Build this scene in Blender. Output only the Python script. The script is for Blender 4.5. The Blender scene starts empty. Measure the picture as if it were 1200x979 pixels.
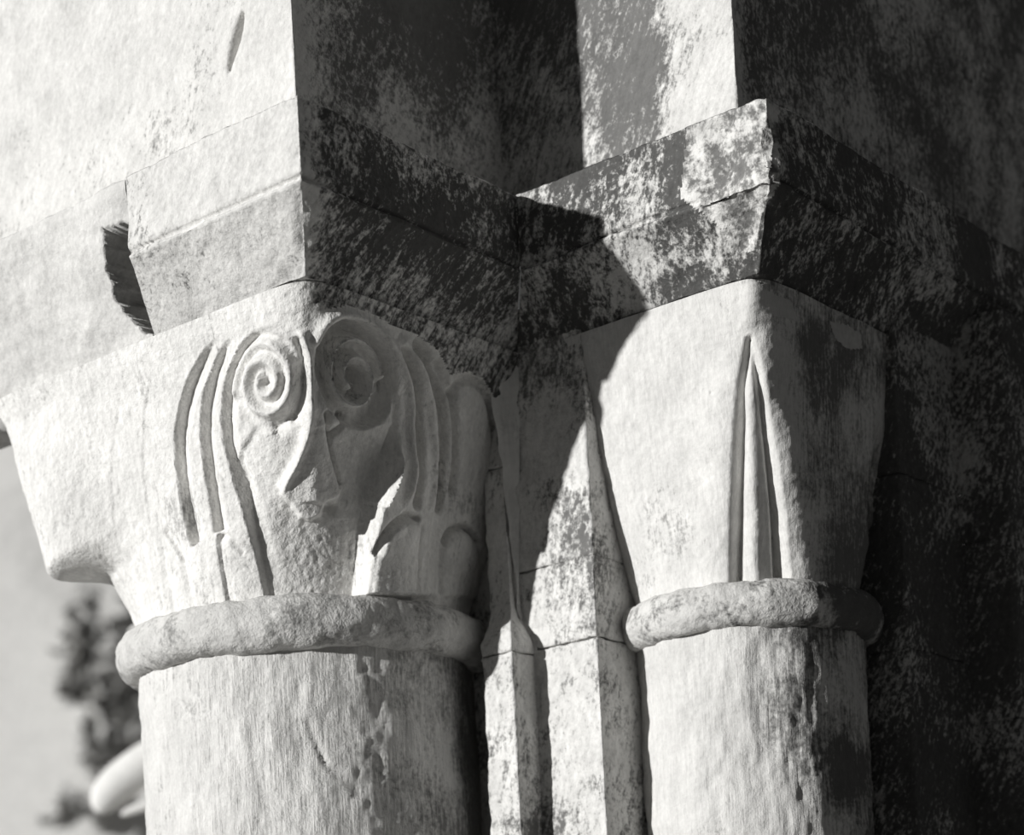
import bpy, math
import numpy as np
from mathutils import Matrix, Vector

# ------------------------------------------------------------------ units
# Lengths below are in "u" (1 u = 0.6 mm).  Plan axes of the stepped pier:
#   p runs back-right along the shaded faces, q runs back-left along the sunlit faces,
#   the near arris of the large impost is p = q = 0.  z is height above the lens.
S = 0.0006
EYE = 1.5                    # lens height above the floor (m)
F = 2350.0                   # focal length in pixels of the 1200 px frame
HOR = 1230.0                 # height of the lens' horizon in the frame
ROLL = math.radians(3.0)
CR, SR = math.cos(ROLL), math.sin(ROLL)
DR = np.array([.6293, .7771])
DL = np.array([-.7771, .6293])
A0 = np.array([-232., 0.])
rng = np.random.default_rng(7)

# ------------------------------------------------------------------ camera
scn = bpy.context.scene
col = scn.collection
cam_d = bpy.data.cameras.new('camera')
cam = bpy.data.objects.new('camera', cam_d); col.objects.link(cam)
cam_d.sensor_fit = 'HORIZONTAL'; cam_d.sensor_width = 36.0
cam_d.lens = F / 1200 * 36
ppx, ppy = 600 + SR * (HOR - 489.5), 489.5 + CR * (HOR - 489.5)
cam_d.shift_x = (600 - ppx) / 1200
cam_d.shift_y = (ppy - 489.5) / 1200
cam_d.clip_start = .05; cam_d.clip_end = 200
cam.matrix_world = Matrix.Translation((0, -F * S, EYE)) @ Matrix.Rotation(math.pi / 2, 4, 'X') @ Matrix.Rotation(-ROLL, 4, 'Z')
cam_d.dof.use_dof = True
cam_d.dof.focus_distance = 2520 * S
cam_d.dof.aperture_fstop = 5.0
scn.camera = cam

# ------------------------------------------------------------------ world, sun, exposure
world = bpy.data.worlds.new('World'); scn.world = world
world.use_nodes = True
world.node_tree.nodes['Background'].inputs[0].default_value = (.93, .93, .92, 1)
world.node_tree.nodes['Background'].inputs[1].default_value = .062
SUN_AZ, SUN_EL = math.radians(59), math.radians(9.5)
to_sun = Vector((-math.sin(SUN_AZ) * math.cos(SUN_EL), -math.cos(SUN_AZ) * math.cos(SUN_EL), math.sin(SUN_EL)))
sun_d = bpy.data.lights.new('sun', 'SUN'); sun_d.energy = 4.35; sun_d.angle = math.radians(1.2)
sun_d.color = (1, .995, .98)
sun = bpy.data.objects.new('sun', sun_d); col.objects.link(sun)
sun.rotation_euler = to_sun.to_track_quat('Z', 'Y').to_euler(); sun.location = (-3, -2, 4)
vs = scn.view_settings
vs.view_transform = 'Standard'; vs.look = 'None'; vs.exposure = 0.0; vs.gamma = 1.0; vs.use_curve_mapping = False

# ------------------------------------------------------------------ maths helpers
def pq(p, q, z):
    p, q, z = np.broadcast_arrays(np.asarray(p, float), np.asarray(q, float), np.asarray(z, float))
    return np.stack([A0[0] + p * DR[0] + q * DL[0], A0[1] + p * DR[1] + q * DL[1], z], -1)

def to_px(V):
    d = F + V[..., 1]
    x, y = V[..., 0] * F / d, HOR - V[..., 2] * F / d - 489.5
    return np.stack([600 + x * CR + y * SR, 489.5 - x * SR + y * CR], -1)

def ss(a, b, x):
    t = np.clip((x - a) / (b - a), 0, 1)
    return t * t * (3 - 2 * t)

_tab = rng.random(65536)
def vnoise(P, seed):
    i = np.floor(P).astype(np.int64); f = P - i; f = f * f * (3 - 2 * f)
    out = 0
    for dx in (0, 1):
        for dy in (0, 1):
            for dz in (0, 1):
                h = ((i[..., 0] + dx) * 73856093) ^ ((i[..., 1] + dy) * 19349663) ^ ((i[..., 2] + dz) * 83492791) ^ (seed * 2654435)
                h = (h ^ (h >> 13)) * 1274126177
                w = (f[..., 0] if dx else 1 - f[..., 0]) * (f[..., 1] if dy else 1 - f[..., 1]) * (f[..., 2] if dz else 1 - f[..., 2])
                out = out + w * _tab[(h ^ (h >> 16)) & 65535]
    return out * 2 - 1

def fbm(V, size, octs=4, seed=1, stretch=(1, 1, 1)):
    P = V / (size * np.array(stretch)); a, out = 1., 0
    for k in range(octs):
        out = out + a * vnoise(P + 17.3 * k, seed + k); P = P * 2.03; a *= .5
    return out

def seg_dist(X, poly):
    """distance of points X (n,d) to a polyline, plus the parameter along it (0..1)"""
    best = np.full(len(X), 1e9); par = np.zeros(len(X)); n = len(poly) - 1
    for k in range(n):
        a, b = poly[k], poly[k + 1]; ab = b - a
        t = np.clip(((X - a) @ ab) / max(ab @ ab, 1e-9), 0, 1)
        d = np.linalg.norm(X - a - t[:, None] * ab, axis=1)
        m = d < best; best[m] = d[m]; par[m] = (k + t[m]) / n
    return best, par

def in_poly(X, poly):
    c = np.zeros(len(X), bool); n = len(poly)
    for k in range(n):
        x0, y0 = poly[k]; x1, y1 = poly[(k + 1) % n]
        if y0 == y1: continue
        m = ((y0 > X[:, 1]) != (y1 > X[:, 1])) & (X[:, 0] < (x1 - x0) * (X[:, 1] - y0) / (y1 - y0) + x0)
        c ^= m
    return c

def smooth_line(pts, n=60):
    """Catmull-Rom resample"""
    P = np.array(pts, float); P = np.vstack([2 * P[0] - P[1], P, 2 * P[-1] - P[-2]])
    out = []; m = len(P) - 3
    for t in np.linspace(0, m - 1e-6, n):
        k = int(t); f = t - k; a, b, c, d = P[k:k + 4]
        out.append(.5 * (2 * b + (c - a) * f + (2 * a - 5 * b + 4 * c - d) * f * f + (3 * b - a - 3 * c + d) * f ** 3))
    return np.array(out)

def grid_normals(V, outward):
    gu = np.gradient(V, axis=1); gv = np.gradient(V, axis=0)
    n = np.cross(gu, gv); n /= np.linalg.norm(n, axis=-1, keepdims=True) + 1e-9
    s = np.sign((n * outward).sum(-1, keepdims=True).mean())
    return n * (s if s else 1), s

# ------------------------------------------------------------------ materials
def stone(name, light, dark, fleck=.5, grime=0., gscale=9, stroke=(1, 1, 1), bump=.5, fine=260, seed=0., rough=.9, sbump=0., gdir=None):
    """light/dark: grey values of clean stone and of the dark cover (grime, some painted shade); grime 0..1 = how much of it is covered"""
    m = bpy.data.materials.new(name); m.use_nodes = True
    nt = m.node_tree; N = nt.nodes; L = nt.links
    b = N['Principled BSDF']; b.inputs['Roughness'].default_value = rough
    if 'Specular IOR Level' in b.inputs: b.inputs['Specular IOR Level'].default_value = .15
    geo = N.new('ShaderNodeNewGeometry')
    mp = N.new('ShaderNodeMapping'); mp.inputs['Location'].default_value = (seed, seed * .7, -seed)
    L.new(geo.outputs['Position'], mp.inputs['Vector'])
    ms = N.new('ShaderNodeMapping'); ms.vector_type = 'TEXTURE'
    ms.inputs['Rotation'].default_value = (math.radians(stroke[3]) if len(stroke) > 3 else 0, math.radians(stroke[4]) if len(stroke) > 4 else 0, math.radians(51))
    ms.inputs['Scale'].default_value = stroke[:3]
    L.new(mp.outputs[0], ms.inputs['Vector'])
    def noise(vec, sc, det=4, ro=.6):
        n = N.new('ShaderNodeTexNoise'); n.inputs['Scale'].default_value = sc
        n.inputs['Detail'].default_value = det; n.inputs['Roughness'].default_value = ro
        L.new(vec, n.inputs['Vector']); return n.outputs['Fac']
    def ramp(v, a, b_, lo=0., hi=1.):
        r = N.new('ShaderNodeMapRange'); r.inputs[1].default_value = a; r.inputs[2].default_value = b_
        r.inputs[3].default_value = lo; r.inputs[4].default_value = hi; L.new(v, r.inputs[0]); return r.outputs[0]
    def math_(op, x, y):
        r = N.new('ShaderNodeMath'); r.operation = op
        for k, w in enumerate((x, y)):
            if isinstance(w, (int, float)): r.inputs[k].default_value = w
            else: L.new(w, r.inputs[k])
        return r.outputs[0]
    big = noise(mp.outputs[0], gscale, 5)
    strk = noise(ms.outputs[0], 60, 5, .7)
    grain = noise(mp.outputs[0], fine, 3, .7)
    # dark cover: big patches broken up by strokes and grain
    cov = math_('ADD', math_('MULTIPLY', big, 1.0), math_('ADD', math_('MULTIPLY', strk, .9 * fleck), math_('MULTIPLY', grain, .7 * fleck)))
    mid = .5 + .8 * fleck
    thr = mid - .26 * (1 - 2 * grime)
    if gdir:                       # dark cover grows along a plan direction, from grime to g1
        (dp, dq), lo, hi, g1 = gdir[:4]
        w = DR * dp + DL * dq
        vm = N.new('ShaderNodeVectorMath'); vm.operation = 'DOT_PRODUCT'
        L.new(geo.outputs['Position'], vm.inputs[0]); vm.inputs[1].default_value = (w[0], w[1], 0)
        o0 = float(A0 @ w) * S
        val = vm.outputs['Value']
        if len(gdir) > 4:          # lighter band: distance from a middle line
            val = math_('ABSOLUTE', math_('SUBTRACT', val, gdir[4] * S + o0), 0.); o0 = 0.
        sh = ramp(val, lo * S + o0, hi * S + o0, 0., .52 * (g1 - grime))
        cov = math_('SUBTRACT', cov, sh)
    cover = ramp(cov, thr + .09, thr - .09)
    tone = ramp(noise(mp.outputs[0], 22, 4), .3, .7, -.10, .10)
    tone = math_('ADD', tone, ramp(grain, .3, .7, -.16 * fleck, .16 * fleck))
    tone = math_('ADD', tone, ramp(strk, .3, .7, -.2 * fleck, .2 * fleck))
    def rgb(v): return (v, v * .99, v * .965, 1)
    mix = N.new('ShaderNodeMix'); mix.data_type = 'RGBA'
    mix.inputs[6].default_value = rgb(light); mix.inputs[7].default_value = rgb(dark)
    L.new(cover, mix.inputs[0])
    hs = N.new('ShaderNodeHueSaturation'); L.new(mix.outputs[2], hs.inputs['Color']); L.new(math_('ADD', tone, 1.), hs.inputs['Value'])
    L.new(hs.outputs[0], b.inputs['Base Color'])
    h = math_('ADD', math_('MULTIPLY', grain, .35), math_('MULTIPLY', noise(mp.outputs[0], 70, 4), .9))
    if sbump: h = math_('ADD', h, math_('MULTIPLY', strk, sbump))
    bp = N.new('ShaderNodeBump'); bp.inputs['Strength'].default_value = bump; bp.inputs['Distance'].default_value = .004
    L.new(h, bp.inputs['Height']); L.new(bp.outputs[0], b.inputs['Normal'])
    return m

M = {}
DIAG = (1., -1.)
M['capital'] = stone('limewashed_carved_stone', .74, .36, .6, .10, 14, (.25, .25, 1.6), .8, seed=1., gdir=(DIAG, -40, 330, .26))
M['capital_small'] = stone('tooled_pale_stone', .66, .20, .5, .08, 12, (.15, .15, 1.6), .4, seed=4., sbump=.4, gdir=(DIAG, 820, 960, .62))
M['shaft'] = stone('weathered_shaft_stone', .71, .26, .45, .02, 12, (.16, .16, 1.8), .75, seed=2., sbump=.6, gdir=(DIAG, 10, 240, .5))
M['shaft_small'] = stone('dark_sided_shaft_stone', .64, .15, .5, .12, 12, (.16, .16, 1.8), .55, seed=2.5, sbump=.5, gdir=(DIAG, 800, 960, .62))  # dark cover grows towards the right side of the shaft
M['ring_small'] = stone('shade_sided_ring_stone', .60, .14, .6, .25, 20, (1, 1, 1), .8, seed=3.5, gdir=(DIAG, 790, 950, .65))  # grimy ring, with shade of its right half put into the colour
M['ring'] = stone('rough_ring_stone', .60, .28, .6, .3, 20, (1, 1, 1), .8, seed=3.)
M['impost'] = stone('grimy_impost_stone', .64, .10, .75, .0, 10, (.3, .3, 1.3, 25, 20), .6, seed=5., gdir=(DIAG, -30, 40, .62))
M['impost_small'] = stone('sooty_impost_stone', .64, .11, .8, .3, 13, (.4, .4, 1., 20, -25), .6, seed=6., gdir=(DIAG, 780, 900, .72))
M['chamfer_small'] = stone('mottled_chamfer_stone', .58, .10, .9, .66, 13, (.4, .4, 1., 20, -25), .6, seed=6., gdir=(DIAG, 780, 900, .72))  # darker, more mottled copy of the impost stone
M['broken'] = stone('broken_speckled_stone', .64, .20, 1., .5, 26, (1, 1, 1), .9, seed=7., fine=150)
M['pier'] = stone('pale_pier_stone', .64, .17, .6, .06, 6, (.3, .3, 1.4, 25, 25), .5, seed=8., gdir=(DIAG, -40, 60, .60))
M['pier_back'] = stone('streaked_pier_stone', .64, .17, .7, .0, 9, (.3, .3, 1.2, 25, 0), .6, seed=9., gdir=(DIAG, 40, 84, .54, 746))  # grey on both sides of a lighter band
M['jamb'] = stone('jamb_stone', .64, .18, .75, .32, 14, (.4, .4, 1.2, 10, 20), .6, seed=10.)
M['dark_jamb'] = stone('shade_toned_jamb_stone', .46, .10, .95, .66, 9, (.25, .25, 1.3, 25, 25), .6, seed=11.)  # shade of the dim inner doorway put into the jamb colour
M['scraped'] = stone('scraped_patch_stone', .60, .40, .3, .2, 12, (.15, .15, 1.6), .3, seed=17.)
M['mortar'] = stone('smooth_mortar', .78, .5, .3, .2, 12, (.2, .2, 1.6), .25, seed=12.)
M['far_wall'] = stone('far_plaster', .80, .58, .3, .3, .9, (1, 1, 1), .3, seed=13., fine=30)
M['plain'] = stone('room_stone', .30, .16, .4, .4, 2, (1, 1, 1), .4, seed=14., fine=60)
M['ground'] = stone('trodden_ground', .34, .2, .4, .4, 2, (1, 1, 1), .4, seed=15., fine=60)
M['leaf'] = stone('ivy_leaf', .50, .38, .3, .4, 6, (1, 1, 1), .2, seed=16.)

# ------------------------------------------------------------------ object helpers
def empty(name, loc_u, **props):
    o = bpy.data.objects.new(name, None); col.objects.link(o)
    o.empty_display_size = .05
    o.location = (loc_u[0] * S, loc_u[1] * S, loc_u[2] * S + EYE)
    for k, v in props.items(): o[k] = v
    return o

def link_mesh(name, verts_u, faces, mat, parent=None, normals=None, **props):
    V = np.asarray(verts_u, float) * S; V[:, 2] += EYE
    if parent is not None:
        r = parent
        off = np.zeros(3)
        while r is not None:
            off += np.array(r.location); r = r.parent
        V = V - off
    me = bpy.data.meshes.new(name)
    me.from_pydata(V.tolist(), [], [list(map(int, f)) for f in faces])
    me.materials.append(mat)
    me.polygons.foreach_set('use_smooth', np.ones(len(me.polygons), bool))
    me.update()
    if normals is not None:
        me.normals_split_custom_set_from_vertices(np.asarray(normals).tolist())
    o = bpy.data.objects.new(name, me); col.objects.link(o)
    if parent is not None: o.parent = parent
    for k, v in props.items(): o[k] = v
    return o

def grid_faces(ny, nx, wrap=False, flip=False):
    j, i = np.meshgrid(np.arange(ny - 1), np.arange(nx if wrap else nx - 1), indexing='ij')
    i2 = (i + 1) % nx
    f = np.stack([j * nx + i, j * nx + i2, (j + 1) * nx + i2, (j + 1) * nx + i], -1).reshape(-1, 4)
    return f[:, ::-1] if flip else f

def grid_obj(name, V, mat, parent=None, outward=None, wrap=False, **props):
    ny, nx = V.shape[:2]
    n, s = grid_normals(V, outward if outward is not None else np.array([0, -1., 0]))
    return link_mesh(name, V.reshape(-1, 3), grid_faces(ny, nx, wrap, s < 0), mat, parent, **props)

def largest(fm, h, w):
    g = fm.reshape(h, w); lab = np.zeros((h, w), int); best = None; k = 0
    for y0, x0 in zip(*np.nonzero(g)):
        if lab[y0, x0]: continue
        k += 1; st = [(y0, x0)]; lab[y0, x0] = k; n = 0
        while st:
            y, x = st.pop(); n += 1
            for a, b in ((y + 1, x), (y - 1, x), (y, x + 1), (y, x - 1)):
                if 0 <= a < h and 0 <= b < w and g[a, b] and not lab[a, b]: lab[a, b] = k; st.append((a, b))
        if best is None or n > best[0]: best = (n, k)
    return (lab == best[1]).reshape(-1) if best else fm

def grid_parts(V, regions, default, parent, outward):
    """split one carved surface into part meshes. regions: list of (name, face mask fn result, material, label)"""
    ny, nx = V.shape[:2]
    n, s = grid_normals(V, outward)
    F_ = grid_faces(ny, nx, False, s < 0)
    NV = n.reshape(-1, 3); P = V.reshape(-1, 3)
    owner = np.full(len(F_), -1)
    for k, (nm, mask, mt, lb) in enumerate(regions):
        fm = mask.reshape(-1)[F_].mean(1) > .5
        owner[largest(fm & (owner < 0), ny - 1, nx - 1)] = k
    made = []
    for k in range(-1, len(regions)):
        fs = F_[owner == k]
        if not len(fs): continue
        ids, inv = np.unique(fs, return_inverse=True)
        nm, mt, lb = default if k < 0 else (regions[k][0], regions[k][2], regions[k][3])
        o = link_mesh(nm, P[ids], inv.reshape(fs.shape), mt, parent, normals=NV[ids])
        if lb: o['label'] = lb
        made.append(o)
    return made

def poly_path(pts, step, zs, rec, mit0=None, mit1=None, like=None):
    """extrude a plan polyline (p,q) at heights zs; rec[j] = recess of every height, offset inwards along mitred normals.
    Interior lies on the +p/+q side."""
    P = np.array(pts, float); n = len(P)
    seg = np.diff(P, axis=0); ln = np.linalg.norm(seg, axis=1); d = seg / ln[:, None]
    nor = np.stack([-d[:, 1], d[:, 0]], 1)                 # left-hand normal
    nor *= np.where(nor.sum(1, keepdims=True) < 0, -1, 1)   # towards +p/+q
    mit = np.zeros((n, 2)); mit[0] = nor[0]; mit[-1] = nor[-1]
    for k in range(1, n - 1):
        mit[k] = (nor[k - 1] + nor[k]) / (1 + nor[k - 1] @ nor[k])
    if mit0 is not None: mit[0] = mit0
    if mit1 is not None: mit[-1] = mit1
    if like is not None: ln = np.linalg.norm(np.diff(np.array(like, float), axis=0), axis=1)
    rows = []
    for z, r in zip(zs, rec):
        Q = P + mit * r; row = []
        for k in range(n - 1):
            c = max(2, int(round(ln[k] / step)))
            t = np.linspace(0, 1, c, endpoint=False)[:, None]
            row.append(Q[k] + (Q[k + 1] - Q[k]) * t)
        row.append(Q[-1:])
        row = np.vstack(row); rows.append(pq(row[:, 0], row[:, 1], z))
    V = np.array(rows)
    # plan parameters of row with r = 0
    return V

def roughen(V, outward, amp, size, octs=4, seed=1, stretch=(1, 1, 1)):
    n, _ = grid_normals(V, outward)
    return V + n * (fbm(V, size, octs, seed, stretch) * amp)[..., None]

ZF = -EYE / S                # floor, in u
TOW = np.array([-.15, -1., 0.])
def zcol(z0, z1, step, floor=True):
    z = np.arange(z0, z1 + step, step)
    return np.concatenate([np.arange(ZF, z0 - 20, 30.), z]) if floor else z

# ------------------------------------------------------------------ the setting
def box_mesh(name, lo, hi, mat, **props):
    """box in metres"""
    v = np.array([[x, y, z] for z in (lo[2], hi[2]) for y in (lo[1], hi[1]) for x in (lo[0], hi[0])], float)
    v[:, 2] -= EYE
    f = [(0, 2, 3, 1), (4, 5, 7, 6), (0, 1, 5, 4), (2, 6, 7, 3), (0, 4, 6, 2), (1, 3, 7, 5)]
    o = link_mesh(name, v / S, f, mat, None, **props)
    o.data.polygons.foreach_set('use_smooth', np.zeros(6, bool)); return o

box_mesh('floor', (-14, -6, -.12), (3.2, 14, 0), M['ground'], kind='structure')
far = box_mesh('wall_far', (-13.5, 9.0, 0), (3.1, 9.3, 5.0), M['far_wall'], kind='structure')

Z0, ZT = 240., 1010.
# stepped jamb behind the two shafts: every stone a piece of its own
def jamb(name, pts, joints, mat, seed, step=4., upper=None, piece='stone'):
    root = empty(name, pq(pts[1][0], pts[1][1], ZF), kind='structure')
    edges = [ZF] + joints + [ZT]
    for k in range(len(edges) - 1):
        a, b = edges[k], edges[k + 1]
        lo = max(a, Z0)
        zs = np.linspace(lo + 1.2, b - 1.2, max(3, int((b - lo) / 4)))
        zs = np.concatenate([[zs[0] - .8] * 2, zs, [zs[-1] + .8] * 2]); rec = np.zeros(len(zs)); rec[0] = rec[-1] = 22; rec[1] = rec[-2] = 2.5
        if a < Z0:
            low = np.arange(ZF, Z0 - 20, 30.); m = len(low)
            zs = np.concatenate([low, zs]); rec = np.concatenate([np.zeros(m), rec]); rec[m] = rec[m + 1] = 0
        V = poly_path(pts, step, zs, rec)
        if upper:                      # the stone dies back above the necking
            w = ss(545, 612, zs)[:, None, None]
            V = V * (1 - w) + poly_path(upper, step, zs, rec, like=pts) * w
        V = roughen(roughen(V, TOW, 2.2, 85, 3, seed + k), TOW, 1.5, 15, 4, seed + k + 5)
        grid_obj(piece, V, mat, root, TOW)
    return root

jamb('trim_1', [(492, 640), (490, 110), (412, 110), (412, 57), (461, 57), (461, 52)], [538., 800.], M['jamb'], 20, 3., [(492, 640), (490, 118), (447, 118), (447, 84), (461, 84), (461, 80)])
jamb('trim_2', [(461, 88), (461, -51), (780, -51)], [545., 655.], M['jamb'], 30, 3.)
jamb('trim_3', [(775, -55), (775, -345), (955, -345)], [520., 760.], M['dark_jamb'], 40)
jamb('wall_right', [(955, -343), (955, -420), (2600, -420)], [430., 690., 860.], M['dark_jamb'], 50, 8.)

# piers above the imposts
zs = np.concatenate([np.arange(1126, 1800, 4.), [2400, 3300]])
def pier(name, pts, mat, seed, amp=3.5, crack=None):
    V = poly_path(pts, 3., zs, np.zeros(len(zs)))
    V = roughen(V, TOW, amp, 60, 5, seed)
    n, _ = grid_normals(V, TOW)
    if crack is not None:
        shp = V.shape[:2]; X = to_px(V).reshape(-1, 2)
        for line, w, dep in crack:
            d, t = seg_dist(X, smooth_line(line, 20)); prof = np.exp(-(d / (w * (.35 + .65 * np.sin(np.pi * np.clip(t, .03, .97))))) ** 2)
            V = V - n * (prof * dep).reshape(shp)[..., None]
    return grid_obj(name, V, mat, None, TOW, kind='structure')
pier('wall_left', [(113, 1600), (113, 113), (516, 113)], M['pier'], 60, crack=[([(284, 14), (278, 40), (268, 82)], 2.6, 50)])
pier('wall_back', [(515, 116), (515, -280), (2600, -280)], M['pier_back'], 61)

# springer stone at the left, beyond the impost
def springer():
    zz = np.concatenate([[950, 952], np.arange(956, 1132, 2.5), [1134]])
    rec = 2 + 66 * np.clip((1120 - zz) / 168, 0, 1) ** 1.2
    rec[0] = 190; rec[-1] = 190
    V = poly_path([(0, 1600), (0, 314)], 2.4, zz, rec, mit1=(1, .5))
    n, _ = grid_normals(V, TOW)
    V = V + n * (5 * fbm(V, 90, 5, 66))[..., None]
    # weathered hole at the joint with the impost
    hole = np.array([(121, 272), (132, 264), (152, 262), (190, 270), (200, 400), (166, 388), (152, 372), (132, 345), (124, 312)], float)
    X = to_px(V).reshape(-1, 2); X = X + 3 * np.stack([fbm(V, 9, 3, 71), fbm(V, 9, 3, 72)], -1).reshape(-1, 2)
    m = in_poly(X, hole); e, _ = seg_dist(X, np.vstack([hole, hole[:1]]))
    dep = (m * np.clip(e / 5, 0, 1)).reshape(V.shape[:2])
    V = V + (dep * (95 + 30 * fbm(V, 24, 3, 67)))[..., None] * np.append(DR, 0)
    return grid_obj('stone', V, M['pier'], bpy.data.objects['wall_left'], TOW)
springer()

# ------------------------------------------------------------------ imposts
def impost_profile():
    zz = np.concatenate([[1133.], np.arange(1131, 1045, -3.), [1043, 1041, 1039, 1036, 1033, 1031, 1029],
                         np.arange(1026, 954, -3.), [954, 953]])
    rec = np.where(zz > 1043, 0., 0.)
    rec = rec + np.where((zz <= 1043) & (zz >= 1033), 7 * np.exp(-((zz - 1038) / 3.) ** 2), 0)
    rec = rec + np.where(zz < 1031, 64 * np.clip((1031 - zz) / 80, 0, 1) ** .92, 0)
    zz = np.concatenate([[1134], zz, [953]]); rec = np.concatenate([[190], rec, [190]]); rec[1] = 1.5
    return zz, rec

def impost(name, pts, mat, seed, label, broken=None, cmat=None, **mitre):
    zz, rec = impost_profile()
    V = poly_path(pts, 3., zz, rec, **mitre)
    n, _ = grid_normals(V, TOW)
    # arris wear: the near corner is knocked about
    c = np.array(pts[1]); sgn = fbm(V, 26, 4, seed + 3)
    corner = pq(c[0] + rec, c[1] + rec, zz)[:, None, :]
    dist = np.linalg.norm(V - corner, axis=-1)
    wear = np.exp(-(dist / 11) ** 2) * (3.5 + 5 * sgn) * ss(953, 985, zz)[:, None]
    V = V - n * wear[..., None]
    V = V + n * (fbm(V, 55, 5, seed) * 2.6)[..., None]
    V = V + n * (fbm(V, 12, 3, seed + 9) * .7)[..., None]
    root = empty(name, pq(c[0] + 160, c[1] + 160, 953), label=label, category='impost')
    regs = []
    if broken is not None:
        px = to_px(V); msk = in_poly(px.reshape(-1, 2), broken).reshape(V.shape[:2])
        e, _ = seg_dist(px.reshape(-1, 2), np.array(broken + broken[:1], float))
        dep = msk * np.clip(e.reshape(msk.shape) / 10, 0, 1)
        V = V - n * (dep * (4 + 4 * fbm(V, 34, 4, seed + 5)) * ss(1131, 1118, zz)[:, None])[..., None]
        V = V + n * (dep * 7 * np.exp(-((zz - 1038) / 3.) ** 2)[:, None])[..., None]
        regs.append(('broken_corner', msk, M['broken'], 'rough broken corner speckled light and dark'))
    fas = np.zeros(V.shape[:2], bool); fas[zz > 1039] = True
    regs.append(('fascia', fas, mat, None))
    grid_parts(V, regs, ('chamfer', cmat or mat, None), root, TOW)
    return root

impost('impost_block', [(0, 312), (0, 0), (401, 0)], M['impost'], 70,
       'broad stone impost with scored line and chamfer on top of the spiral volute capital', mit0=(1, .5), mit1=(1, 1))
impost('impost_block', [(402, -1), (402, -393), (1100, -393)], M['impost_small'], 80,
       'stone impost with broken speckled corner on top of the plain leaf capital',
       broken=[(808, 112), (912, 98), (915, 215), (893, 250), (884, 296), (862, 296), (838, 262), (796, 232)], mit0=(1, 1), cmat=M['chamfer_small'])

# the same moulding runs on along the inner wall
zz, rec = impost_profile()
grid_obj('trim_4', roughen(poly_path([(1102, -393), (2600, -393)], 6., zz, rec), TOW, 2.6, 55, 5, 88), M['impost_small'], None, TOW, kind='structure')

# ------------------------------------------------------------------ shafts
LC, LR, LRING, LZ = (350., 385.), 236., 267., 575.
RC, RR, RRING, RZ = (664., -160.), 156.5, 181., 562.
def polar(c, a, r, z):
    """a: 0 = facing the -p side (sunlit), 90 deg = facing the -q side (shaded)"""
    return pq(c[0] - r * np.cos(a), c[1] - r * np.sin(a), z)

def shaft(name, c, R, ztop, seed, mat, label, marks=(), streak=0.):
    na = int(2 * math.pi * R / 4)
    a = np.linspace(0, 2 * math.pi, na, endpoint=False)
    z = zcol(220, ztop, 4)
    Ag, Zg = np.meshgrid(a, z)
    V = polar(c, Ag, np.full_like(Ag, R), Zg)
    out = V - pq(c[0], c[1], 0) * np.array([1, 1, 0]) - np.array([0, 0, 1]) * V
    n = out / np.linalg.norm(out, axis=-1, keepdims=True)
    disp = 2.6 * fbm(V, 70, 5, seed) + .8 * fbm(V, 14, 3, seed + 1)
    disp += 1.6 * fbm(V, 22, 4, seed + 2, (1, 1, 5))
    disp += 1.0 * fbm(V, 9, 2, seed + 6, (1, 1, 2.2))
    if streak:
        w = np.exp(-((np.degrees(Ag) - 52) / 22) ** 2)
        disp -= streak * w * np.abs(fbm(V, 15, 3, seed + 4, (1, 1, 7)))
    X = to_px(V).reshape(-1, 2); front = (n @ np.array([0, -1., 0])).reshape(-1) > .1
    for line, wd, dep in marks:
        d, t = seg_dist(X, smooth_line(line, 16))
        disp -= (front * dep * np.exp(-(d / wd) ** 2)).reshape(disp.shape)
    V = V + n * disp[..., None]
    root = link_mesh(name, V.reshape(-1, 3), grid_faces(len(z), na, True), mat, None)
    me = root.data
    root['label'] = label; root['category'] = 'column'
    # origin at the foot of the shaft
    base = Vector((pq(c[0], c[1], 0)[0] * S, pq(c[0], c[1], 0)[1] * S, 0))
    me.transform(Matrix.Translation(-base)); root.location = base
    return root

shaft('column_shaft', LC, LR, LZ - 28, 100, M['shaft'], 'thick round stone column shaft under the spiral volute capital',
      marks=[([(362, 846), (374, 880), (388, 902)], 3.5, 4), ([(395, 905), (420, 930)], 6, 2), ([(352, 800), (340, 830)], 6, 2)])
shaft('column_shaft', RC, RR, RZ - 24, 110, M['shaft_small'], 'slender round stone column shaft under the plain leaf capital', streak=5.)

def ring(c, rc, rm, hz, z, seed, parent, mat):
    na = int(2 * math.pi * rc / 4); nb = 26
    a = np.linspace(0, 2 * math.pi, na, endpoint=False); b = np.linspace(-math.pi * .62, math.pi * .62, nb)
    Ag, Bg = np.meshgrid(a, b)
    prof = np.sign(np.cos(Bg)) * np.abs(np.cos(Bg)) ** .8
    V = polar(c, Ag, rc + rm * prof, z + hz * np.sign(np.sin(Bg)) * np.abs(np.sin(Bg)) ** .9)
    ctr = polar(c, Ag, np.full_like(Ag, rc), np.full_like(Ag, z))
    n = V - ctr; n /= np.linalg.norm(n, axis=-1, keepdims=True)
    V = V + n * (3.2 * fbm(V, 60, 4, seed) + 1.6 * fbm(V, 16, 4, seed + 1))[..., None]
    o = link_mesh('necking_ring', V.reshape(-1, 3), grid_faces(nb, na, True, False), mat, parent)
    return o

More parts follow.
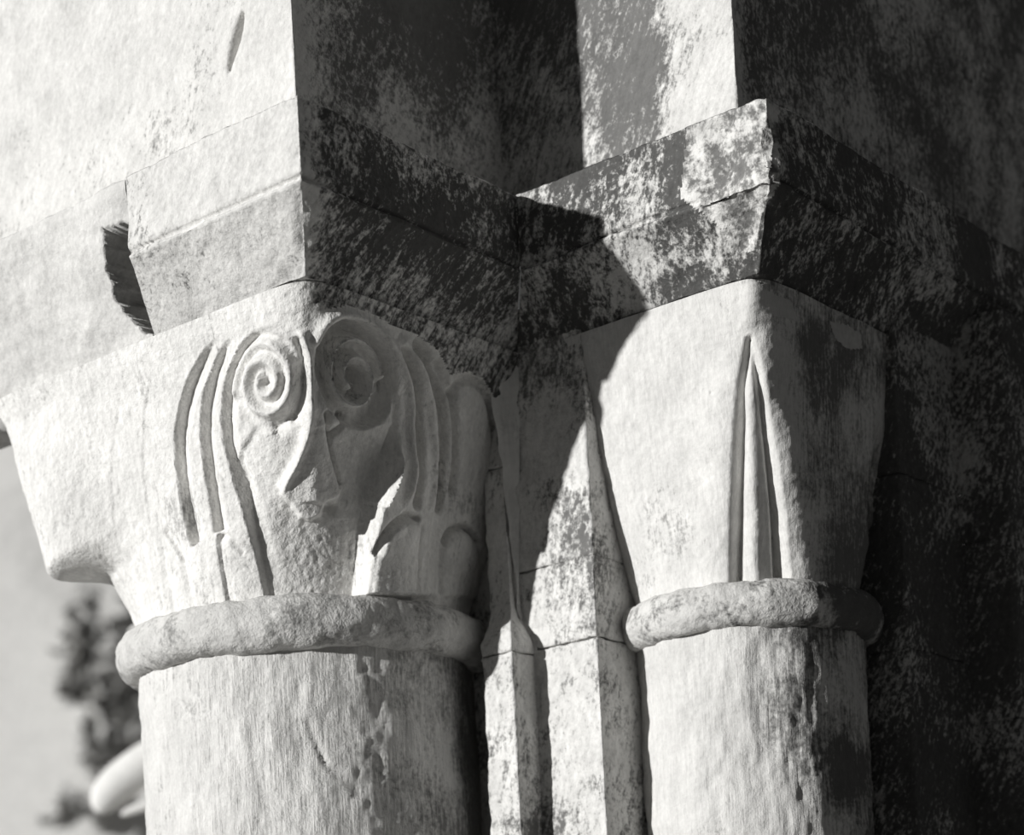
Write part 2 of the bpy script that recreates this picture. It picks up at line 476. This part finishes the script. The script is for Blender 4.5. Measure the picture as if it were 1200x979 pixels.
# ------------------------------------------------------------------ capitals
def bell_grid(c, R, hp, hq, z0, z1, a0, a1, step, nmax, flare=1.7, npow=1.5):
    na = int(math.radians(a1 - a0) * R * 1.15 / step); nz = int((z1 - z0) / step)
    Ag, Zg = np.meshgrid(np.radians(np.linspace(a0, a1, na)), np.linspace(z0, z1, nz))
    t = (Zg - z0) / (z1 - z0)
    n = 2 + (nmax - 2) * t ** npow
    k = t ** flare
    Hp, Hq = R + (hp - R) * k, R + (hq - R) * k
    r = ((np.abs(np.cos(Ag)) / Hp) ** n + (np.abs(np.sin(Ag)) / Hq) ** n) ** (-1 / n)
    V = polar(c, Ag, r, Zg)
    out = V - np.concatenate([np.broadcast_to(pq(c[0], c[1], 0)[:2], V.shape[:2] + (2,)), V[..., 2:]], -1)
    nrm, s = grid_normals(V, out)
    return V, nrm, Ag, Zg, out

class Carver:
    """relief cut into a bell: lines are traced on the surface and act by true distance along it"""
    def __init__(self, V, nrm):
        ray = V - np.array([0, -F, 0.])
        self.front = ((nrm * ray).sum(-1) < 0).reshape(-1)
        self.shape = V.shape[:2]; self.P = V.reshape(-1, 3); self.X = to_px(V).reshape(-1, 2); self.D = np.zeros(len(self.P))
    def lift(self, line, n=60, smooth=True):
        L = smooth_line(line, n) if smooth else np.array(line, float); out = []
        for q in L:
            d = ((self.X - q) ** 2).sum(1) + np.where(self.front, 0, 1e6); k = np.argpartition(d, 3)[:3]; w = 1 / (d[k] + .3)
            out.append((self.P[k] * w[:, None]).sum(0) / w.sum())
        out = np.array(out)
        for _ in range(2): out[1:-1] = (out[:-2] + 2 * out[1:-1] + out[2:]) / 4
        return out
    def dist(self, line, n=60): return seg_dist(self.P, self.lift(line, n))
    def side(self, line, n=60):
        """>0 on the right of a line that runs down the picture"""
        L = smooth_line(line, n)
        best = np.full(len(self.X), 1e9); sg = np.zeros(len(self.X))
        for k in range(len(L) - 1):
            a, b = L[k], L[k + 1]; ab = b - a
            t = np.clip(((self.X - a) @ ab) / (ab @ ab), 0, 1); v = self.X - a - t[:, None] * ab
            d = (v ** 2).sum(1); m = d < best; best[m] = d[m]; sg[m] = np.sign(ab[1] * v[m, 0] - ab[0] * v[m, 1])
        return sg
    def ends(self, t, a=.08, b=.08): return ss(0, a, t) * ss(1, 1 - b, t) if b else ss(0, a, t)
    def ridge(self, line, w, h, taper=(.06, .06)):
        d, t = self.dist(line); self.D += h * np.exp(-(d / w) ** 2) * self.ends(t, *taper)
    def groove(self, line, w, h, taper=(.06, .06)): self.ridge(line, w, -h, taper)
    def saw(self, line, w, h, taper=(.12, .05), edge=2.):
        """steep wall on the line facing right, floor rising back over w to the right"""
        d, t = self.dist(line); s = d * self.side(line)
        prof = np.clip(1 - s / w, 0, 1) ** .8 * ss(-edge, edge, s)
        self.D -= h * prof * self.ends(t, *taper)
    def region(self, poly, h, edge=5., ramp=None):
        poly = np.array(poly, float)
        ins = in_poly(self.X, poly); e, _ = seg_dist(self.X, np.vstack([poly, poly[:1]]))
        f = ss(-edge, edge, np.where(ins, e, -e))
        if ramp: f = f * ramp(self.X[:, 0], self.X[:, 1])
        self.D += h * f * self.front
    def mask(self, poly): return (in_poly(self.X, np.array(poly, float)) & self.front).reshape(self.shape)

def ell(cx, cy, a, b, n=40, rot=0.):
    t = np.linspace(0, 2 * math.pi, n, endpoint=False)
    x, y = a * np.cos(t), b * np.sin(t)
    return np.stack([cx + x * math.cos(rot) - y * math.sin(rot), cy + x * math.sin(rot) + y * math.cos(rot)], 1)

def spiral(cx, cy, a, b, turns, start, cw, shrink=.12, n=70, rot=0.):
    t = np.linspace(0, 1, n); ang = start + (1 if cw else -1) * t * turns * 2 * math.pi
    k = 1 - (1 - shrink) * t
    x, y = a * k * np.cos(ang), b * k * np.sin(ang)
    return np.stack([cx + x * math.cos(rot) - y * math.sin(rot), cy + x * math.sin(rot) + y * math.cos(rot)], 1)

def volute_capital():
    root = empty('volute_capital', polar(LC, 0, 0, LZ + 20), category='capital',
                 label='carved stone capital with two spiral volutes and a nose at its corner')
    V, nrm, Ag, Zg, out = bell_grid(LC, LR - 2, 350 - 55, 385 - 55, 592, 951, -100, 128, 2.2, 14, npow=2.1)
    C = Carver(V, nrm)
    # sunlit face: three stalks, each with a steep right flank
    db1 = [(262, 388), (240, 410), (220, 446), (208, 490), (205, 530), (211, 580), (221, 628), (226, 642)]
    db2 = [(280, 388), (256, 412), (241, 450), (236, 500), (240, 550), (247, 600), (251, 626)]
    db3 = [(325, 382), (296, 392), (274, 418), (263, 455), (262, 505), (270, 548), (286, 600), (300, 650), (310, 696)]
    C.saw(db1, 26, 17, (.3, .03), 2.6); C.saw(db2, 24, 17, (.3, .03), 2.6); C.saw(db3, 24, 16, (.2, .42), 2.6)
    C.saw([(176, 440), (168, 500), (168, 560), (176, 620)], 40, 2)
    C.saw([(140, 460), (132, 520), (134, 580), (144, 640)], 40, 1.5)
    # lower leaves of the sunlit face
    C.saw([(190, 622), (204, 640), (216, 662)], 16, 6); C.saw([(254, 626), (256, 650), (264, 698)], 16, 6, (.02, 0))
    C.groove([(254, 628), (270, 632), (286, 650)], 4, 4)
    C.groove([(216, 660), (222, 690), (228, 712)], 5, 3)
    C.groove([(190, 640), (196, 680), (204, 715)], 6, 3)
    # recessed field between the two bunches of stalks
    def ramp(x, y): return ss(470, 575, y) * (.6 + .45 * ss(320, 410, x))
    C.region([(272, 540), (288, 598), (301, 648), (312, 700), (420, 702), (428, 630), (436, 590), (456, 538), (464, 500), (300, 500)], -17, 3., ramp)
    C.region([(422, 700), (430, 632), (437, 592), (457, 538), (470, 500), (490, 500), (560, 540), (575, 700)], 20, 2.5, lambda x, y: ss(490, 560, y) * ss(530, 455, x))
    # volute of the sunlit face
    C.region(ell(313, 448, 42, 57), -6, 4)
    C.ridge(spiral(311, 448, 40, 55, 2.25, math.pi * .85, True, .12), 7., 13, (.02, .02))
    C.groove([(346, 392), (355, 420), (356, 455), (350, 480), (340, 498)], 4.5, 9)
    C.groove([(346, 486), (330, 500), (318, 506)], 9, 7)
    C.ridge([(352, 384), (362, 420), (364, 470), (358, 510), (346, 545), (325, 578)], 5.5, 9, (.05, .03))
    # volute of the shaded face
    C.region(ell(418, 438, 44, 64, rot=-.2), -24, 4)
    C.ridge(spiral(418, 442, 36, 52, 1.9, math.pi * .1, False, .2, rot=-.15), 5., 23, (.02, .02))
    C.ridge([(370, 410), (380, 379), (402, 369), (430, 379), (457, 402), (473, 433), (481, 468), (479, 503), (473, 550), (462, 600)], 6.5, 9, (.04, .05))
    C.groove([(372, 480), (371, 430), (381, 394), (402, 380), (425, 392), (446, 420), (462, 460), (462, 505), (452, 545)], 5, 6)
    C.region(ell(422, 446, 9, 14), -12, 4)
    # shaded face: stalks
    g1 = [(470, 404), (486, 440), (491, 480), (490, 520), (486, 560), (479, 600)]
    g2 = [(485, 398), (502, 422), (515, 455), (521, 495), (519, 550), (512, 606)]
    g3 = [(512, 420), (525, 450), (533, 480), (535, 526), (530, 588)]
    C.groove(g1, 6.5, 26); C.groove(g2, 7, 28); C.groove(g3, 5, 15)
    C.ridge([(466, 392), (491, 425), (504, 468), (508, 511), (506, 557), (500, 604)], 6, 6)
    C.groove([(531, 470), (536, 452), (550, 444), (566, 454), (578, 485), (581, 530), (576, 600)], 6, 13)
    # lower leaves of the shaded face
    C.groove([(432, 652), (440, 628), (452, 612), (468, 604), (485, 609)], 4.5, 14)
    C.region([(428, 700), (434, 650), (448, 624), (466, 612), (484, 616), (482, 700)], 5, 4)
    C.groove([(486, 612), (484, 650), (481, 700)], 4.5, 6)
    C.groove([(518, 640), (526, 624), (540, 618), (554, 624), (564, 645)], 4.5, 16)
    C.region([(518, 700), (520, 645), (530, 630), (545, 626), (558, 640), (562, 700)], 4, 4)
    C.groove([(517, 640), (515, 700)], 5, 5); C.groove([(540, 650), (539, 700)], 3, 2.5)
    # nose wedge
    nose = [(366, 470), (380, 480), (392, 520), (404, 574), (399, 586), (383, 590), (377, 606), (364, 612), (352, 608), (340, 590), (328, 580), (344, 545), (358, 512)]
    C.region(nose, 14, 4, lambda x, y: .3 + .7 * ss(480, 595, y))
    C.ridge([(372, 480), (370, 540), (368, 590)], 16, 6, (.3, .02))
    C.groove([(382, 480), (386, 512), (395, 545), (404, 575)], 3.5, 13)
    C.region(ell(389, 600, 8, 7), -7, 5)
    C.ridge([(462, 522), (448, 565), (437, 592)], 6, 14, (.2, .02))
    C.groove([(386, 512), (398, 502), (412, 486)], 4, 8)
    # scroll at the far corner of the sunlit face
    ad = np.degrees(Ag).reshape(-1); zz = Zg.reshape(-1)
    C.D += np.clip(78 - (zz - 715) * .36, 4, 80) * np.exp(-((ad + 44) / 16) ** 2) * ss(690, 742, zz)
    fn = 1.8 * fbm(V, 48, 5, 120) + .7 * fbm(V, 12, 3, 121)
    rough = np.exp(-((np.degrees(Ag) - 45) / 13) ** 2) * ss(760, 690, Zg)
    fn = fn + rough * .55 * fbm(V, 5, 2, 123)
    W = V + nrm * (C.D.reshape(C.shape) + fn)[..., None]
    cm = M['capital']
    def band(l, r, n=14): return np.vstack([smooth_line(l, n), smooth_line(r, n)[::-1]])
    ridge_out = [(370, 410), (380, 379), (402, 369), (430, 379), (457, 402), (473, 433), (481, 468), (479, 503), (473, 550), (462, 600)]
    top = [(366, 290), (367, 374), (380, 364), (402, 359), (432, 366), (462, 384), (490, 394), (514, 412), (528, 440), (548, 436), (568, 446), (588, 480), (600, 560), (660, 560), (660, 290)]
    regs = [('nose', C.mask(nose), cm, 'blunt nose-like wedge at the corner'),
            ('volute', C.mask(ell(313, 447, 42, 58)), cm, None),
            ('volute', C.mask(ell(420, 438, 46, 64, rot=-.2)), cm, None),
            ('stalk', C.mask(band([(245, 388), (222, 410), (202, 446), (190, 490), (187, 530), (191, 580), (200, 628)], db1)), cm, None),
            ('stalk', C.mask(band(db1, db2)), cm, None), ('stalk', C.mask(band(db2, db3)), cm, None),
            ('stalk', C.mask(band([(462, 395), (475, 433), (482, 468), (480, 503), (460, 545), (436, 596), (430, 640)], g1)), cm, None),
            ('stalk', C.mask(band(g1, g2)), cm, None), ('stalk', C.mask(band(g2, g3)), cm, None),
            ('leaf', C.mask([(532, 470), (540, 448), (556, 446), (574, 466), (579, 530), (572, 612), (545, 616), (528, 590), (535, 526)]), cm, None),
            ('leaf', C.mask([(421, 694), (432, 652), (448, 618), (468, 606), (485, 612), (481, 700)]), cm, None),
            ('leaf', C.mask([(484, 612), (512, 608), (517, 640), (515, 700), (481, 700)]), cm, None),
            ('leaf', C.mask([(515, 700), (518, 640), (530, 622), (548, 620), (564, 645), (566, 700)]), cm, None),
            ('leaf', C.mask([(254, 626), (270, 632), (290, 655), (308, 696), (312, 720), (264, 720)]), cm, None),
            ('leaf', C.mask([(254, 626), (226, 642), (216, 660), (228, 730), (264, 720)]), cm, None),
            ('leaf', C.mask([(190, 622), (204, 640), (216, 662), (228, 730), (196, 740), (176, 660)]), cm, None),
            ('plain_block', C.mask(top), M['impost'], 'plain sooty block above the carving'),
            ('corner_scroll', ((np.degrees(Ag) < -18) & (Zg > 720)), cm, None)]
    grid_parts(W, regs, ('bell', cm, None), root, out)
    ring(LC, LRING - 33, 33, 35, LZ, 130, root, M['ring'])
    return root
volute_capital()

def leaf_capital():
    root = empty('leaf_capital', polar(RC, 0, 0, RZ + 20), category='capital',
                 label='plain stone capital with broad smooth leaves and a pointed dart between them')
    V, nrm, Ag, Zg, out = bell_grid(RC, RR - 2, 664 - 402 - 58, 393 - 160 - 58, 578, 951, -95, 140, 2.2, 9, 1.25)
    C = Carver(V, nrm)
    left = [(690, 392), (692, 470), (704, 580), (722, 660), (732, 700), (866, 684), (868, 600), (870, 520), (874, 440), (878, 398), (878, 310), (780, 330)]
    # V-shaped notch between the leaves, with the dart in it
    notch = [(878, 398), (869, 450), (864, 520), (861, 600), (860, 690), (922, 690), (914, 600), (902, 520), (890, 440)]
    C.region(notch, -24, 7)
    dart = [(879, 402), (873, 450), (871, 520), (870, 600), (869, 690), (910, 690), (906, 600), (897, 520), (886, 440)]
    C.region(dart, 16, 4); C.ridge([(880, 420), (882, 520), (886, 690)], 12, 10, (.25, 0))
    # the left leaf swells towards its edge, the right leaf ends in a free edge
    C.ridge([(846, 420), (846, 520), (842, 690)], 26, 5, (.3, 0))
    C.ridge([(884, 318), (880, 360), (880, 392)], 12, 6, (.3, .3))
    C.groove([(1030, 488), (1030, 560), (1024, 620), (1020, 700)], 16, 26, (.6, 0))
    C.ridge([(914, 470), (932, 560), (944, 690)], 18, 4, (.3, 0))
    fn = 2.0 * fbm(V, 60, 5, 140) + .6 * fbm(V, 12, 3, 141) + .5 * fbm(V, 12, 3, 142, (1, 1, 6))
    W = V + nrm * (C.D.reshape(C.shape) + fn)[..., None]
    cm = M['capital_small']
    ad = np.degrees(Ag)
    regs = [('scraped_patch', C.mask([(887, 336), (905, 342), (928, 352), (934, 376), (910, 372), (890, 364)]), M['scraped'], 'pale scraped patch'),
            ('scraped_patch', C.mask([(972, 376), (994, 380), (1008, 392), (1010, 410), (994, 410), (978, 398)]), M['scraped'], 'pale scraped patch'),
            ('dart', C.mask(dart), cm, None),
            ('leaf', (to_px(V)[..., 0] < 880) & ~C.mask(notch), cm, None),
            ('leaf', (to_px(V)[..., 0] >= 880) & (to_px(V)[..., 0] < 1026) & ~C.mask(notch), cm, None)]
    grid_parts(W, regs, ('bell', cm, None), root, out)
    ring(RC, RRING - 27, 27, 30, RZ, 150, root, M['ring_small'])
    return root
leaf_capital()

# mortar fillet in the angle between the jamb stones
def fillet():
    zz = np.linspace(592, 1000, 130)
    t = np.linspace(0, 1, 13); rows = []
    for z in zz:
        k = 2 + 13 * ss(600, 900, z); wid = 4 + 34 * ss(600, 930, z)
        p = 461 - wid * .9 * (1 - t) + 1; q = 57 + 23 * ss(545, 612, z) - wid * .55 * t + 1
        b = np.sin(t * math.pi) * k * .3
        rows.append(pq(p + b - 1.5, q + b - 1.5, z))
    V = roughen(np.array(rows), TOW, 4.5, 38, 5, 160)
    return grid_obj('mortar_fillet', V, M['mortar'], bpy.data.objects['trim_1'], TOW, label='smooth grey mortar fillet')
fillet()

# ------------------------------------------------------------------ beyond the pier
def px_at(x, y, depth):
    """world point (u) seen at a pixel of the frame, at a given depth"""
    a, b = x - 600, y - 489.5
    xx, yy = a * CR - b * SR, 489.5 + a * SR + b * CR
    return np.array([xx * depth / F, depth - F, (HOR - yy) * depth / F])

def far_pillar():
    c = px_at(262, 930, 5200.); rad = 150.
    root = empty('stone_pillar', (c[0], c[1], ZF), category='pillar', label='pale blurred pillar with a projecting leaf tip, far behind the thick shaft')
    a = np.linspace(0, 2 * math.pi, 40, endpoint=False); z = np.array([ZF, ZF + 200, -900, 0, c[2] + 60, c[2] + 420])
    r = np.array([rad + 40, rad, rad, rad, rad, rad + 70])
    Ag, Zg = np.meshgrid(a, z)
    V = np.stack([c[0] + r[:, None] * np.cos(Ag), c[1] + r[:, None] * np.sin(Ag), Zg], -1)
    link_mesh('shaft', V.reshape(-1, 3), grid_faces(len(z), 40, True), M['far_wall'], root)
    for line, w0 in (([(190, 884), (165, 900), (140, 918), (122, 936), (111, 952)], 25), ([(190, 938), (172, 944), (155, 950), (142, 956)], 7)):
        L = smooth_line(line, 24); u = np.linspace(0, 1, 24); b = np.linspace(0, 2 * math.pi, 18, endpoint=False); rows = []
        for k, pt in enumerate(L):
            q = px_at(pt[0], pt[1], 5150.); w = w0 * 2.2 * math.sqrt(max(0., 1 - u[k] ** 2.6)) + .5
            rows.append(np.stack([q[0] - .65 * w * np.cos(b), q[1] + .8 * w * np.sin(b), q[2] + .76 * w * np.cos(b)], -1))
        link_mesh('leaf_tip', np.array(rows).reshape(-1, 3), grid_faces(24, 18, True), M['far_wall'], root)
far_pillar()

def ivy(spots, seed, label):
    r = np.random.default_rng(seed); vs_, fs_ = [], []
    for x, y, sx, sy, n in spots:
        for k in range(n):
            c = px_at(x + r.normal() * sx, y + r.normal() * sy, 9.0 / S + F - 238 - r.random() * 60)
            w = 90 + 120 * r.random(); e1 = r.normal(size=3); e1 /= np.linalg.norm(e1); e2 = np.cross(e1, r.normal(size=3)); e2 /= np.linalg.norm(e2)
            b = len(vs_)
            vs_ += [c, c + w * (.5 * e1 + .45 * e2), c + w * e1 * 1.1, c + w * (.5 * e1 - .45 * e2)]; fs_ += [(b, b + 1, b + 2, b + 3)]
    o = link_mesh('ivy_foliage', np.array(vs_), fs_, M['leaf'], None, kind='stuff', label=label, category='ivy'); return o
ivy([(97, 735, 8, 22, 90), (94, 790, 9, 16, 70), (135, 830, 18, 26, 150), (118, 880, 14, 16, 80), (158, 800, 10, 20, 60), (85, 950, 16, 6, 50)], 5, 'dark blurred ivy climbing the pale far wall')
